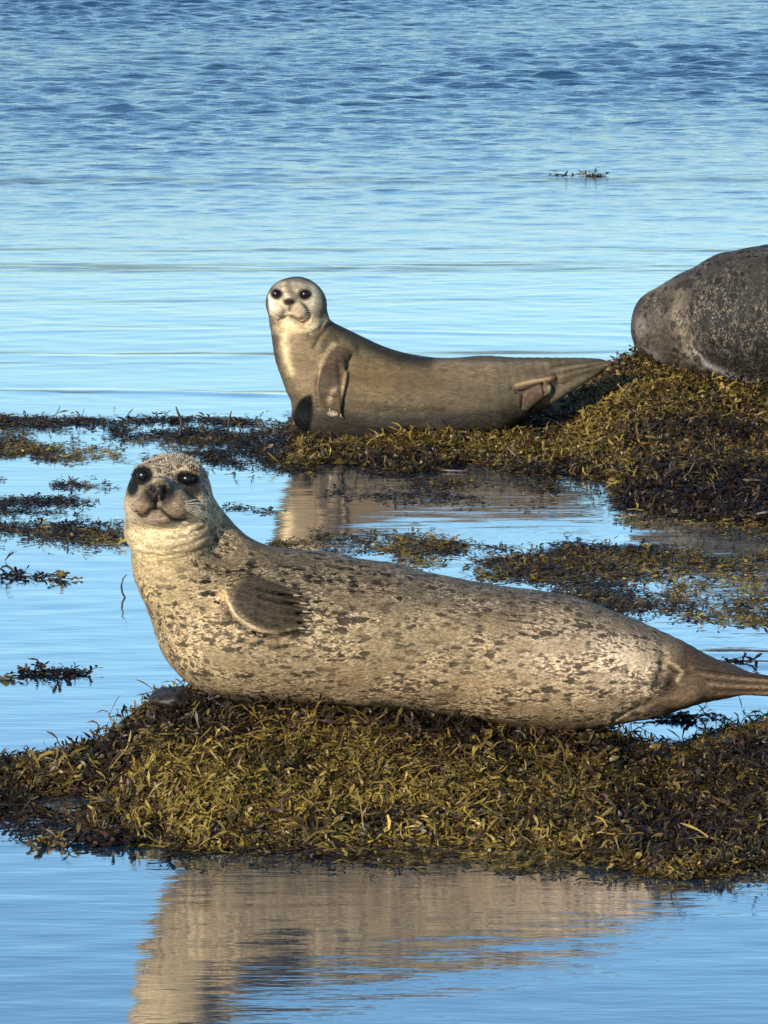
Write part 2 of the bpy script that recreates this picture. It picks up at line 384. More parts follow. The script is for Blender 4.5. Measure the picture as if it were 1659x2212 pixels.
def pelt(name, spot_scale, dark, pale, stretch=(1, 1, 1), rough=.62, seedoff=0.0, streak=0.0, fine=.4):
    m = NT(name)
    tc = m.n('TexCoord'); a = m.n('Attribute', _attribute_name='base'); k = m.n('Attribute', _attribute_name='marks')
    ks = m.n('SeparateColor', i0=k.outputs['Color'])
    mp = m.n('Mapping', i0=tc.outputs['Object']); mp.inputs['Scale'].default_value = stretch; mp.inputs['Location'].default_value = (seedoff, 0, 0)
    nw = m.n('TexNoise', Vector=mp, Scale=spot_scale*1.1, Detail=3.0)
    wv = m.n('VectorMath', _operation='MULTIPLY_ADD', i0=nw.outputs[1], i1=(1.6/spot_scale,)*3, i2=mp.outputs[0])
    v1 = m.n('TexVoronoi', Vector=wv, Scale=spot_scale, Randomness=1.0)
    nb = m.n('TexNoise', Vector=mp, Scale=spot_scale*.22, Detail=4.0)
    nk = m.n('TexNoise', Vector=mp, Scale=spot_scale*1.5, Detail=3.0, Roughness=.6, Distortion=.8)
    nl = m.n('TexNoise', Vector=m.n('VectorMath', _operation='ADD', i0=mp, i1=(7.3, 1.1, 4.7)), Scale=spot_scale*1.3, Detail=3.0, Roughness=.6, Distortion=1.2)
    nf = m.n('TexNoise', Vector=mp, Scale=spot_scale*2.6, Detail=4.0, Roughness=.65)
    cs = m.n('SeparateColor', i0=v1.outputs['Color'])
    size = m.ramp(cs.outputs[0], .45, 1.0, .0, .75)      # some cells carry a dark spot, of uneven size
    sp = m.math('MULTIPLY', m.ramp(m.math('SUBTRACT', size, v1.outputs['Distance']), -.02, .16), m.ramp(nb.outputs[0], .33, .52, .55, 1.0))
    fleck = m.math('MULTIPLY', m.ramp(nk.outputs[0], .47, .58), m.ramp(nb.outputs[0], .36, .60, .12, 1.0))
    sp = m.math('MAXIMUM', sp, m.math('MULTIPLY', fleck, .92))
    net = m.ramp(m.math('ABSOLUTE', m.math('SUBTRACT', nl.outputs[0], .5)), .045, .0)      # thin wandering pale lines
    c = a.outputs['Color']
    c = m.mix(m.math('MULTIPLY', m.math('MULTIPLY', net, ks.outputs[1]), m.ramp(nb.outputs[0], .3, .6, .3, 1.0)), c, pale)
    c = m.mix(m.math('MULTIPLY', sp, ks.outputs[0]), c, dark)
    vv = m.math('ADD', m.ramp(nf.outputs[0], .28, .72, 1-fine, 1+fine*.95, False), 0.0)
    bb = m.ramp(nb.outputs[0], .3, .7, .76, 1.2)
    if streak:
        mq = m.n('Mapping', i0=tc.outputs['Object']); mq.inputs['Scale'].default_value = (40, 20, 7)
        nq = m.n('TexNoise', Vector=mq, Scale=1.0, Detail=3.0)
        bb = m.math('MULTIPLY', bb, m.ramp(nq.outputs[0], .3, .7, 1-streak, 1+streak))
    c = m.mix(1.0, c, m.n('CombineColor', i0=m.math('MULTIPLY', vv, bb), i1=m.math('MULTIPLY', vv, bb), i2=m.math('MULTIPLY', vv, bb)).outputs[0], 'MULTIPLY')
    ht = m.math('ADD', m.math('MULTIPLY', nf.outputs[0], .6), m.math('MULTIPLY', sp, .2))
    bp = m.n('Bump', Strength=.9, Distance=.005, Height=ht)
    rg = m.math('SUBTRACT', rough, m.math('MULTIPLY', ks.outputs[2], .35))
    p = m.n('BsdfPrincipled', Base__Color=c, Roughness=rg, Normal=bp, Sheen__Weight=0.0)
    p.inputs['Specular IOR Level'].default_value = .2
    m.link(p.outputs[0], m.out.inputs[0])
    return m.m
def plain(name, col, rough, spec=.5):
    m = NT(name); g = m.n('TexCoord'); n = m.n('TexNoise', Vector=g.outputs['Object'], Scale=160.0, Detail=3.0)
    c = m.mix(m.ramp(n.outputs[0], .3, .7), [q*.8 for q in col], [min(q*1.2, 1) for q in col])
    p = m.n('BsdfPrincipled', Base__Color=c, Roughness=rough); p.inputs['Specular IOR Level'].default_value = spec
    m.link(p.outputs[0], m.out.inputs[0]); return m.m
EYE = plain('wet_eye', (.006, .005, .006), .2, .4)
CLAW = plain('claw_horn', (.42, .33, .22), .4)
WHISK = plain('whisker_hair', (.55, .47, .33), .4)

def uvball(name, c, r, mat, parent, n=20):
    V, F = [], []
    for i in range(n//2+1):
        for j in range(n):
            t, p = PI*i/(n//2), 2*PI*j/n
            V.append((c[0]+r[0]*math.sin(t)*math.cos(p), c[1]+r[1]*math.sin(t)*math.sin(p), c[2]+r[2]*math.cos(t)))
    for i in range(n//2):
        for j in range(n):
            F.append((i*n+j, (i+1)*n+j, (i+1)*n+(j+1) % n, i*n+(j+1) % n))
    return mesh_from(name, V, F, mat, parent)
def tube(name, pts, rads, mat, parent, n=6):
    pts = np.array(pts, float); V, F = [], []
    for i, p in enumerate(pts):
        t = pts[min(i+1, len(pts)-1)]-pts[max(i-1, 0)]; t /= np.linalg.norm(t)
        a = np.cross(t, (0.3, .2, 1)); a /= np.linalg.norm(a); b = np.cross(t, a)
        for j in range(n):
            an = 2*PI*j/n; V.append(p+rads[i]*(math.cos(an)*a+math.sin(an)*b))
    for i in range(len(pts)-1):
        for j in range(n): F.append((i*n+j, i*n+(j+1) % n, (i+1)*n+(j+1) % n, (i+1)*n+j))
    return mesh_from(name, V, F, mat, parent)
def fur(name, V, g, n, length, rad, mat, parent, base, marks, lean, seed, sel=None):
    """short coat standing off the skin; leaves, hairs are stuff nobody counts"""
    r = np.random.default_rng(seed)
    pool = np.arange(len(V)) if sel is None else np.where(sel)[0]
    i = r.choice(pool, n); N = g[i]/np.linalg.norm(g[i], axis=1)[:, None]
    P = V[i]+r.normal(0, .0012, (n, 3))
    D = N*.55+np.array(lean)+r.normal(0, .28, (n, 3)); D /= np.linalg.norm(D, axis=1)[:, None]
    L = length*r.uniform(.6, 1.3, n)[:, None]
    W = np.cross(D, r.normal(size=(n, 3))); W /= np.linalg.norm(W, axis=1)[:, None]
    A = P-N*.001-W*rad; B = P-N*.001+W*rad; Cc = P+D*L
    VV = np.stack([A, B, Cc], 1).reshape(-1, 3); FF = np.arange(3*n).reshape(n, 3)
    vb = np.repeat(base[i]*r.uniform(.75, 1.25, (n, 1)), 3, 0); mk = np.repeat(marks[i], 3, 0)
    o = mesh_from(name, VV, FF, mat, parent, attrs={'base': vb, 'marks': mk}); o['kind'] = 'stuff'
    return o

# ------------------------------------------------------------------ seal 1: front, mottled, looking at the viewer
def build_seal1():
    k = 1/ppm(Y1); A = lambda px, py, dy=0.0: at(px, py, Y1+dy)
    F = Shape()
    nodes = [(368, 1085, 82, -.02), (372, 1150, 90, -.02), (386, 1225, 101, -.01), (440, 1300, 123, 0), (505, 1352, 158, 0), (600, 1356, 166, 0), (700, 1361, 163, 0), (800, 1371, 159, 0),
             (900, 1386, 151, 0), (1000, 1401, 147, 0), (1100, 1419, 150, 0), (1200, 1430, 147, 0), (1300, 1444, 127, 0), (1400, 1455, 95, .0), (1490, 1463, 60, 0), (1560, 1471, 38, 0)]
    F.chain([A(a, b, d) for a, b, r, d in nodes], [r*k for a, b, r, d in nodes], sc=(1, 1.1, 1), dense=3)
    # head: cranium, cheeks, muzzle, whisker pads, chin, nose
    H = A(368, 1070, -.03)
    o = lambda x, y, z: H+np.array([x, y, z])
    F.ell(o(.0, .0, .0), (.097, .105, .093), .03)
    sh = .193                                            # things nearer the viewer are lifted by this much per metre
    q = lambda x, y, z: H+np.array([x, y, z-y*sh])
    F.ell(q(-.052, -.045, -.028), (.045, .06, .045), .03); F.ell(q(.048, -.045, -.03), (.046, .06, .046), .03)
    F.chain([q(-.010, -.05, .0), q(-.022, -.115, -.004)], [.066, .042], .03)
    F.ell(q(-.055, -.125, -.022), (.036, .038, .031), .014); F.ell(q(.014, -.125, -.026), (.040, .040, .033), .014)
    F.ell(q(-.022, -.105, -.048), (.042, .045, .024), .014)
    F.ell(q(-.024, -.152, .010), (.029, .022, .022), .012)
    F.ell(q(-.024, -.162, -.004), (.012, .016, .016), .008)
    # brow ridges
    F.ell(q(-.052, -.060, .052), (.028, .030, .016), .03); F.ell(q(.040, -.060, .050), (.028, .030, .016), .03)
    # neck rolls under the chin
    F.chain([A(290, 1150, -.05), A(350, 1172, -.105), A(415, 1158, -.09), A(452, 1110, -.04)], [.018, .024, .022, .010], .045, dense=3)
    F.chain([A(438, 1112, .01), A(498, 1194, .01), A(590, 1262, .01), (A(700, 1300, .01))], [40*k, 52*k, 73*k, 96*k], .03, sc=(1, 1.2, 1), dense=3)
    # hind quarters and hind flippers
    F.chain([A(1480, 1478, -.03), A(1560, 1478, -.035), A(1640, 1486, -.03), A(1700, 1490, -.02)], [.045, .030, .016, .009], .03, sc=(1, 1.2, 1), dense=3)
    F.chain([A(1460, 1445, .03), A(1540, 1458, .03), A(1620, 1470, .02), A(1710, 1474, .01)], [.05, .030, .017, .009], .03, sc=(1, 1.2, 1), dense=3)
    for i in range(4):                                   # toes
        F.chain([A(1570, 1462+i*7, -.05), A(1650, 1471+i*8, -.035), A(1715, 1468+i*11, -.02)], [.012, .009, .005], .006)
    F.ell(A(1440, 1500, -.08), (.07, .03, .028), .03); F.ell(A(1475, 1508, -.05), (.055, .025, .018), .01)
    F.ell(A(1395, 1528, -.04), (.06, .03, .018), .02)
    # fore flipper folded back on the flank
    root = surf(F, 508, 1283, Y1); pin = lambda px, py, out: surf(base, px, py, Y1)+np.array([0, -out, 0])
    base = Shape(); base.ops = list(F.ops)
    F.ell(pin(518, 1290, -.028), (.040, .036, .040), .03)
    tips = [(640, 1283), (654, 1300), (660, 1318), (662, 1336), (650, 1354)]
    mids = [(575, 1268), (588, 1288), (592, 1310), (586, 1332), (572, 1356)]
    st = [(520, 1262), (515, 1275), (510, 1285), (505, 1295), (497, 1300)]
    for a, b, c in zip(st, mids, tips):
        F.chain([pin(*a, -.006), pin(*b, .010), pin(*c, .010)], [.026, .017, .008], .005, dense=3)
    F.chain([pin(478, 1262, -.012), pin(490, 1298, .010), pin(508, 1330, .018), pin(545, 1357, .018), pin(600, 1366, .012)], [.014, .014, .011, .009, .006], .005, dense=3)
    # skin folds, mouth, eye hollows, nostrils
    g = lambda pts, d, wd, ymax: F.disp.append(groove(pts, Y1-.15, d, wd, ymax))
    g([(296, 1106), (303, 1114), (314, 1115), (325, 1103), (336, 1098), (348, 1100), (358, 1110), (372, 1120), (388, 1122), (401, 1119)], .0045, .0042, Y1-.06)
    g([(343, 1070), (341, 1084), (338, 1097)], .005, .003, Y1-.1)
    g([(290, 1132), (315, 1143), (350, 1150), (395, 1144), (430, 1122), (440, 1108)], .004, .006, Y1-.0)
    g([(284, 1172), (320, 1186), (370, 1187), (420, 1172), (460, 1146)], .004, .004, Y1-.0); g([(290, 1152), (330, 1166), (380, 1167), (440, 1140)], .004, .004, Y1-.0); g([(300, 1195), (350, 1203), (410, 1192)], .003, .004, Y1)
    g([(345, 1215), (400, 1205), (450, 1175)], .004, .005, Y1)
    g([(488, 1296), (505, 1335), (545, 1362), (600, 1374), (655, 1364)], .008, .005, Y1)
    for a, b in [((560, 1272), (652, 1292)), ((560, 1287), (660, 1309)), ((560, 1304), (664, 1327)), ((555, 1324), (660, 1345))]:
        g([a, ((a[0]+b[0])/2, (a[1]+b[1])/2+2), b], .006, .0035, Y1-.05)
    g([(1440, 1420), (1430, 1460), (1415, 1490)], .008, .010, Y1-.02); g([(1450, 1440), (1470, 1450), (1495, 1448)], .006, .006, Y1-.01)
    g([(1330, 1555), (1400, 1520), (1450, 1480)], .006, .006, Y1-.03)
    eyes = [(309, 1029, .016), (404, 1036, .016)]
    pre = Shape(); pre.ops = list(F.ops); ec = []
    for ex, ey, er in eyes:
        c = surf(pre, ex, ey, Y1); ec.append((c, er))
        F.disp.append(lambda P, c=c: .010*np.exp(-((P-c)**2).sum(1)/.024**2))
    for ex, ey in [(330, 1055), (357, 1058)]:
        c = surf(pre, ex, ey, Y1)
        F.disp.append(lambda P, c=c: .010*np.exp(-(((P-c)/np.array([.006, .02, .009]))**2).sum(1)))
    F.disp.append(lambda P: .0016*sines(P, 55, 3)+.003*sines(P, 22, 4)*sstep(.2, -.1, P[:, 0]+.35))
    lo = np.array([A(255, 1600)[0], Y1-.27, A(0, 1610)[2]]); hi = np.array([A(1730, 1000)[0], Y1+.24, A(0, 960)[2]])
    V, Q, G = surface(F, lo, hi, .0036)
    px, py = proj(V)
    n1 = sines(V, 60, 7); n2 = sines(V, 140, 8)
    B = np.tile(np.array([.305, .238, .148]), (len(V), 1))
    M = np.zeros((len(V), 3)); M[:, 0] = .86; M[:, 1] = .75
    # the top of the back is darker, the hind flank paler and pinker
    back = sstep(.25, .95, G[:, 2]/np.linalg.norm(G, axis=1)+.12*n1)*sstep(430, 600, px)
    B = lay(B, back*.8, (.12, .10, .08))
    B = lay(B, patch(px, py, 620, 1255, 190, 60, 6, .5)*.6, (.13, .10, .06)); M[:, 0] += .14*patch(px, py, 600, 1260, 240, 90, 0, .5)
    B = lay(B, patch(px, py, 1290, 1440, 190, 85, 10, .7)*.75, (.47, .37, .27))
    B = lay(B, patch(px, py, 1345, 1430, 60, 36, 20, .7)*.85, (.72, .58, .43))
    B = lay(B, patch(px, py, 1000, 1500, 420, 50, 4, .6)*.35, (.38, .27, .165))
    B = lay(B, sstep(1420, 1470, px+.6*(py-1440))*.85, (.105, .07, .042)); M[:, 0] *= 1-.8*sstep(1420, 1470, px); M[:, 1] *= 1-sstep(1400, 1450, px)
    B = lay(B, patch(px, py, 1435, 1478, 26, 20, 0, .5)*.8, (.03, .02, .012))
    B = lay(B, patch(px, py, 1495, 1505, 42, 14, -15, .5)*.6, (.22, .15, .10))
    B = lay(B, linemask(px, py, [(1450, 1432), (1475, 1450), (1462, 1470)], 4)*.7, (.5, .42, .26))
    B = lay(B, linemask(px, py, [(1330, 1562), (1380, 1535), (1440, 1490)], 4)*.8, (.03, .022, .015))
    tl = sstep(1480, 1540, px)
    for i in range(6): B = lay(B, linemask(px, py, [(1500+i*9, 1445+i*11), (1590, 1458+i*8), (1720, 1468+i*6)], 2.4)*tl*.7, (.30, .22, .15) if i % 2 else (.035, .022, .014))
    B = lay(B, patch(px, py, 820, 1300, 330, 75, 9, .7)*.45*sstep(-.8, .6, sines(V, 14, 41)), (.20, .14, .075))
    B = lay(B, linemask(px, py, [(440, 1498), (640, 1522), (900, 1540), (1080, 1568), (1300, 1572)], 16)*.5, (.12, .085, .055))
    # throat and chest cream
    B = lay(B, patch(px, py, 335, 1200, 80, 80, 0, .7)*.75, (.52, .42, .26)); M[:, 0] *= 1-.6*patch(px, py, 335, 1165, 90, 90, 0, .6); M[:, 1] *= 1-.8*patch(px, py, 340, 1160, 110, 130, 0, .5)
    B = lay(B, patch(px, py, 355, 1160, 80, 24, -4, .6)*.85, (.68, .57, .38))
    B = lay(B, patch(px, py, 370, 1330, 90, 150, -22, .7)*.5, (.46, .36, .21))
    # head
    head = sstep(1150, 1120, py)*(px < 480)
    B = lay(B, head*.8, (.48, .40, .29))
    crown = patch(px, py, 370, 1010, 105, 46, 0, .35)*head
    B = lay(B, crown*.85, (.36, .30, .23)); M[:, 0] = np.where(crown > .3, .95, M[:, 0]); M[:, 1] = np.where(crown > .3, .9, M[:, 1])
    B = lay(B, patch(px, py, 284, 1098, 14, 22, 0, .5), (.66, .53, .36))
    B = lay(B, patch(px, py, 430, 1097, 22, 32, -15, .6)*.85, (.68, .55, .38))
    B = lay(B, linemask(px, py, [(297, 1072), (318, 1050), (345, 1044), (372, 1048), (392, 1066), (410, 1078)], 6)*.8, (.42, .33, .19))
    B = lay(B, patch(px, py, 345, 1090, 66, 36, 2, .3)*head*.8, (.19, .145, .11)); mz = patch(px, py, 345, 1088, 66, 40, 2, .35)*head; M[:, 0] *= 1-.65*mz; M[:, 1] *= 1-.7*mz
    B = lay(B, patch(px, py, 344, 1067, 36, 27, 0, .3)*.95, (.035, .028, .025))
    B = lay(B, patch(px, py, 390, 1092, 20, 17, 0, .6)*.5, (.27, .20, .13)); B = lay(B, patch(px, py, 306, 1098, 15, 14, 0, .6)*.6, (.34, .25, .15))
    B = lay(B, patch(px, py, 344, 1088, 5, 12, 0, .5)*.7, (.33, .27, .22))
    B = lay(B, patch(px, py, 345, 1125, 26, 8, 0, .5)*.85, (.36, .28, .22))
    B = lay(B, linemask(px, py, [(296, 1106), (303, 1115), (314, 1116), (325, 1104), (336, 1099), (348, 1100), (358, 1110), (372, 1121), (388, 1124), (401, 1120)], 3.0), (.028, .016, .010))
    for ex, ey in [(330, 1056), (357, 1059)]: B = lay(B, patch(px, py, ex, ey, 6.5, 9, 15 if ex < 340 else -15, .3), (.008, .006, .006))
    e1 = np.maximum(patch(px, py, 306, 1028, 27, 21, -20, .22), patch(px, py, 288, 1048, 13, 26, 15, .3))
    e2 = np.maximum(patch(px, py, 406, 1035, 29, 18, 14, .25), patch(px, py, 417, 1056, 21, 19, 20, .4)*.9)
    for e in (e1, e2): B = lay(B, e*.98, (.008, .007, .006)); M[:, 0] *= 1-e; M[:, 1] *= 1-e; M[:, 2] *= 1
    M[:, 2] = np.maximum(M[:, 2], patch(px, py, 344, 1066, 31, 24, 0, .3)*.8)
    cheek = patch(px, py, 345, 1090, 70, 40, 0, .3)*head; M[:, 1] *= 1-cheek*.5
    # flipper
    fl = np.clip(patch(px, py, 590, 1315, 72, 52, 12, .25)+patch(px, py, 545, 1285, 42, 40, 0, .4), 0, 1)
    B = lay(B, fl*.88, (.046, .036, .026)); B = lay(B, patch(px, py, 655, 1325, 22, 38, 0, .5)*.6*sstep(-.2, .6, sines(V*np.array([.25, 1, 1.6]), 150, 33)), (.36, .28, .2)); M[:, 1] *= 1-.8*fl
    B = lay(B, linemask(px, py, [(484, 1276), (491, 1298), (506, 1325), (530, 1346), (560, 1362), (598, 1370)], 3.0)*.75, (.56, .44, .29)); ln = linemask(px, py, [(484, 1276), (491, 1298), (506, 1325), (530, 1346), (560, 1362), (598, 1370)], 7); M[:, 0] *= 1-ln; M[:, 0] *= 1-.6*fl; M[:, 1] *= 1-fl  # pale leading edge, with the light it catches painted in
    B = lay(B, linemask(px, py, [(478, 1300), (494, 1332), (520, 1358), (556, 1374), (600, 1380)], 5)*.7, (.06, .042, .028))  # crease shade below the leading edge, painted as a dark line
    B = lay(B, patch(px, py, 470, 1296, 17, 24, 20, .6)*.8, (.60, .44, .24))  # sunlit patch ahead of the flipper, its brightness put into the colour
    for sx, sy, sr in [(498, 1386, 7), (520, 1384, 10), (551, 1392, 12), (561, 1386, 8), (600, 1400, 9), (618, 1396, 10), (636, 1392, 6), (490, 1370, 6), (640, 1272, 6), (982, 1430, 7)]:
        B = lay(B, patch(px, py, sx, sy, sr, sr*.45, -12, .5)*.95, (.022, .016, .012))
    # darker line along the crease of the belly
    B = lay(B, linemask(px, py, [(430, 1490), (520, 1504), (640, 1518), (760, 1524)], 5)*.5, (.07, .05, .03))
    B = 1.25*B**1.28
    root = empty('harbor_seal', A(700, 1535))
    tag(root, 'large mottled tan seal nearest the viewer, head raised, lying on the front seaweed mound', 'seal', 'seals resting on seaweed')
    mat = pelt('mottled_pelt', 78.0, (.013, .009, .006), (.58, .46, .31), stretch=(.5, 1, 1.2), seedoff=3.1, fine=.62)
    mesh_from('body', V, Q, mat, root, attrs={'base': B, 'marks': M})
    top = (V[:, 0] < A(640, 0)[0]) | (G[:, 2] > .2)
    crown_sel = (py < 1030) & (px < 480) & (M[:, 2] < .3)
    fur('fur', V, G, 3000, .005, .0009, mat, root, B*1.5, M*.3, (.0, .1, .35), 6, crown_sel)
    for c, er in ec: uvball('eye', c+np.array([0, .0150, 0]), (er, er*.8, er*.82), EYE, root)
    for c in tips:
        p = pin(*c, .018)-np.array([.006, 0, 0]); d = np.array([.026, .004, -.003]); tube('claw', [p, p+d*.35, p+d*.7+np.array([0, .002, 0])], [.0022, .002, .0005], CLAW, root)
    r = np.random.default_rng(2)
    for sx, cx0 in ((-1, 300), (1, 398)):
        for i in range(11):
            p = surf(pre, cx0+r.uniform(-8, 6)*sx*-1*.6, 1084+(i % 6)*4+r.uniform(-1.5, 1.5), Y1); L = r.uniform(.035, .06)
            d = np.array([sx*L, -.012, L*(.15-.13*(i % 6))])
            tube('whisker', [p, p+d*.5+np.array([0, 0, .003]), p+d], [.0004, .0003, .0001], WHISK, root, 4)
build_seal1()

# ------------------------------------------------------------------ seal 2: behind, slim and smooth
def build_seal2():
    k = 1/ppm(Y2); A = lambda px, py, dy=0.0: at(px, py, Y2+dy)
    F = Shape()
    nodes = [(640, 662, 58, -.02), (643, 700, 62, -.02), (655, 745, 66, -.02), (676, 790, 72, -.01), (705, 830, 84, 0), (755, 848, 96, 0), (820, 854, 92, 0), (900, 858, 86, 0), (990, 857, 84, 0),
             (1060, 850, 80, 0), (1120, 838, 66, 0), (1180, 822, 48, 0), (1240, 805, 30, .0), (1290, 793, 17, 0)]
    F.chain([A(a, b, d) for a, b, r, d in nodes], [r*k for a, b, r, d in nodes], sc=(1, 1.25, 1), dense=3)
    F.chain([A(682, 735, .0), A(762, 778, .02), A(850, 818, .02), A(930, 850, .02)], [50*k, 53*k, 58*k, 72*k], .03, sc=(1, 1.3, 1), dense=3)
    F.chain([A(660, 900, -.02), A(690, 905, -.03), A(800, 905, -.06), (A(950, 903, -.06)), A(1060, 890, -.04)], [.045, .055, .065, .065, .05], .05, sc=(1, 1.4, 1), dense=2)
    H = A(640, 648, -.03); q = lambda x, y, z: H+np.array([x, y, z-y*.125])
    F.ell(H+np.array([.004, 0, -.008]), (.096, .10, .074), .04)
    F.ell(q(-.04, -.04, -.02), (.055, .06, .045), .03); F.ell(q(.035, -.04, -.022), (.055, .06, .045), .03)
    F.chain([q(-.012, -.05, .0), q(-.024, -.10, -.006)], [.058, .036], .03)
    F.ell(q(-.056, -.104, -.034), (.028, .033, .029), .007); F.ell(q(.011, -.106, -.040), (.032, .036, .031), .007)
    F.ell(q(-.024, -.085, -.050), (.03, .035, .02), .014)
    F.ell(q(-.024, -.125, -.004), (.021, .018, .014), .010)
    F.chain([A(600, 700, -.05), A(645, 712, -.08), A(690, 690, -.04)], [.02, .024, .02], .03)
    pin = lambda px, py, out: surf(base, px, py, Y2)+np.array([0, -out, 0])
    base = Shape(); base.ops = list(F.ops)
    # fore flipper hanging down over the chest
    F.chain([pin(748, 765, -.03), pin(724, 785, -.012), pin(710, 820, .004), pin(706, 852, .006)], [.040, .034, .028, .022], .012, dense=3)
    for i in range(5):
        F.chain([pin(722-i*6, 800+i*2, .012), pin(729-i*8, 850, .020), pin(734-i*8, 893-i*4, .012)], [.016, .013, .008], .006, dense=2)
    F.chain([pin(732, 770, .0), pin(742, 800, .01), pin(741, 830, .012), pin(735, 870, .012)], [.015, .013, .011, .008], .007, dense=2)
    # hind flippers folded together
    F.chain([pin(1112, 843, .004), pin(1150, 828, .008), pin(1195, 815, .004)], [.009, .009, .008], .012, dense=2)
    F.chain([pin(1137, 878, .004), pin(1150, 858, .008), pin(1180, 838, .006)], [.012, .022, .018], .010, dense=2)
    F.chain([A(1160, 870, -.05), A(1215, 843, -.07), A(1270, 810, -.05), A(1318, 784, -.03)], [.022, .022, .017, .008], .016, dense=2)
    F.chain([A(1180, 800, 0), A(1260, 788, .0), A(1335, 781, .0)], [.03, .018, .006], .02, dense=2)
    for i in range(4):
        F.chain([A(1215, 822-i*8, -.08), A(1265, 805-i*5, -.06), A(1325-i*4, 786-i*1.5, -.03)], [.013, .010, .004], .006)
    g = lambda pts, d, wd, ymax=Y2: F.disp.append(groove(pts, Y2-.12, d, wd, ymax))
    g([(588, 686), (600, 694), (613, 688), (624, 682), (636, 690), (650, 700), (666, 694), (670, 680)], .007, .005, Y2-.04)
    g([(700, 690), (690, 712), (668, 722)], .006, .006); g([(712, 700), (690, 730), (680, 750)], .005, .008)
    g([(760, 770), (748, 795), (742, 810)], .008, .006); g([(690, 800), (684, 840), (690, 880)], .006, .006)
    g([(1105, 840), (1130, 850), (1128, 880)], .006, .006); g([(1172, 830), (1176, 850)], .008, .005)
    g([(820, 890), (900, 893), (960, 890)], .003, .012)
    pre = Shape(); pre.ops = list(F.ops); ec = []
    for ex, ey in [(597, 635), (659, 636)]:
        c = surf(pre, ex, ey, Y2); ec.append(c); F.disp.append(lambda P, c=c: .008*np.exp(-((P-c)**2).sum(1)/.020**2))
    F.disp.append(lambda P: .002*sines(P, 40, 13)+.003*sines(P, 16, 14))
    lo = np.array([A(560, 960)[0], Y2-.30, A(0, 965)[2]]); hi = np.array([A(1350, 960)[0], Y2+.24, A(0, 580)[2]])
    V, Q, G = surface(F, lo, hi, .005)
    px, py = proj(V); n1 = sines(V, 40, 17); n2 = sines(V, 120, 18)
    B = np.tile(np.array([.138, .114, .078]), (len(V), 1)); M = np.zeros((len(V), 3)); M[:, 0] = .30; M[:, 1] = .25
    B = lay(B, patch(px, py, 860, 815, 130, 42, 8, .6)*.6, (.20, .145, .075))
    B = lay(B, linemask(px, py, [(712, 690), (780, 732), (860, 768), (925, 778)], 17)*.9, (.035, .030, .022))
    B = lay(B, patch(px, py, 740, 745, 60, 28, 28, .5)*.5, (.20, .165, .09))
    B = lay(B, patch(px, py, 1080, 800, 170, 24, 0, .6)*.55, (.20, .15, .10))
    B = lay(B, patch(px, py, 790, 830, 70, 40, -30, .6)*.45, (.20, .14, .07))
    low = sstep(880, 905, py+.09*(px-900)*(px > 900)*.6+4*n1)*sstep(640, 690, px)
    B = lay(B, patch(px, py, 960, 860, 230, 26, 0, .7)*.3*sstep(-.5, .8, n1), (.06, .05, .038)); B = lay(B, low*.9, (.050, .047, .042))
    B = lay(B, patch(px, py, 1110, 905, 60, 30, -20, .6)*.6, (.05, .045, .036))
    # neck and throat
    B = lay(B, patch(px, py, 655, 770, 48, 80, -8, .5)*.7, (.36, .27, .17))
    B = lay(B, patch(px, py, 665, 745, 22, 45, 35, .6)*.5, (.20, .15, .085))
    B = lay(B, linemask(px, py, [(694, 745), (706, 760), (690, 790)], 9)*.0, (0, 0, 0))
    B = lay(B, linemask(px, py, [(720, 745), (700, 775), (688, 805)], 7)*.8, (.62, .47, .30))
    B = lay(B, linemask(px, py, [(615, 705), (614, 745), (620, 780), (630, 805)], 9)*.9, (.70, .58, .36))
    B = lay(B, sstep(604, 588, px-.12*(py-740))*(py > 690)*(py < 870)*.85, (.085, .07, .06))  # shadow down the left side of the neck, painted into the coat
    # head
    hd = patch(px, py, 636, 652, 62, 52, 0, .10)
    B = lay(B, hd, (.56, .48, .35)); B = lay(B, patch(px, py, 640, 702, 48, 18, -12, .5)*.9, (.66, .52, .33))
    B = lay(B, linemask(px, py, [(708, 684), (690, 694), (668, 712)], 8)*.9, (.72, .62, .42))
    B = lay(B, linemask(px, py, [(582, 625), (600, 603), (640, 596), (668, 602)], 5)*.9, (.05, .042, .036))
    B = lay(B, sstep(583, 577, px)*(py < 700), (.07, .06, .055)); B = lay(B, linemask(px, py, [(697, 640), (705, 668), (708, 682)], 4)*.8, (.09, .07, .06))
    B = lay(B, linemask(px, py, [(622, 612), (628, 630), (632, 641)], 8)*.75, (.17, .13, .10)); B = lay(B, linemask(px, py, [(612, 614), (606, 638)], 3)*.6, (.68, .54, .34))
    B = lay(B, linemask(px, py, [(643, 610), (643, 642)], 2.6)*.8, (.75, .65, .42)); B = lay(B, patch(px, py, 655, 618, 16, 9, 10, .5)*.5, (.25, .19, .15)); B = lay(B, patch(px, py, 602, 619, 13, 7, -20, .5)*.6, (.26, .23, .2))
    B = lay(B, patch(px, py, 598, 660, 14, 14, 0, .5)*.6, (.66, .56, .40)); B = lay(B, linemask(px, py, [(607, 628), (613, 642), (611, 650)], 3)*.6, (.16, .11, .08)); B = lay(B, linemask(px, py, [(648, 628), (641, 640), (639, 650)], 3.5)*.6, (.18, .13, .09)); B = lay(B, patch(px, py, 686, 650, 13, 30, -5, .5)*.45, (.30, .25, .17)); B = lay(B, patch(px, py, 640, 604, 40, 7, 0, .5)*.55, (.17, .14, .10))
    B = lay(B, linemask(px, py, [(652, 655), (664, 668), (668, 684), (655, 697), (640, 690), (630, 682)], 3.5)*.75, (.11, .07, .045))
    B = lay(B, linemask(px, py, [(590, 690), (602, 692), (613, 684)], 3)*.6, (.10, .08, .06)); B = lay(B, patch(px, py, 640, 668, 14, 8, 10, .5)*.5, (.30, .19, .13))
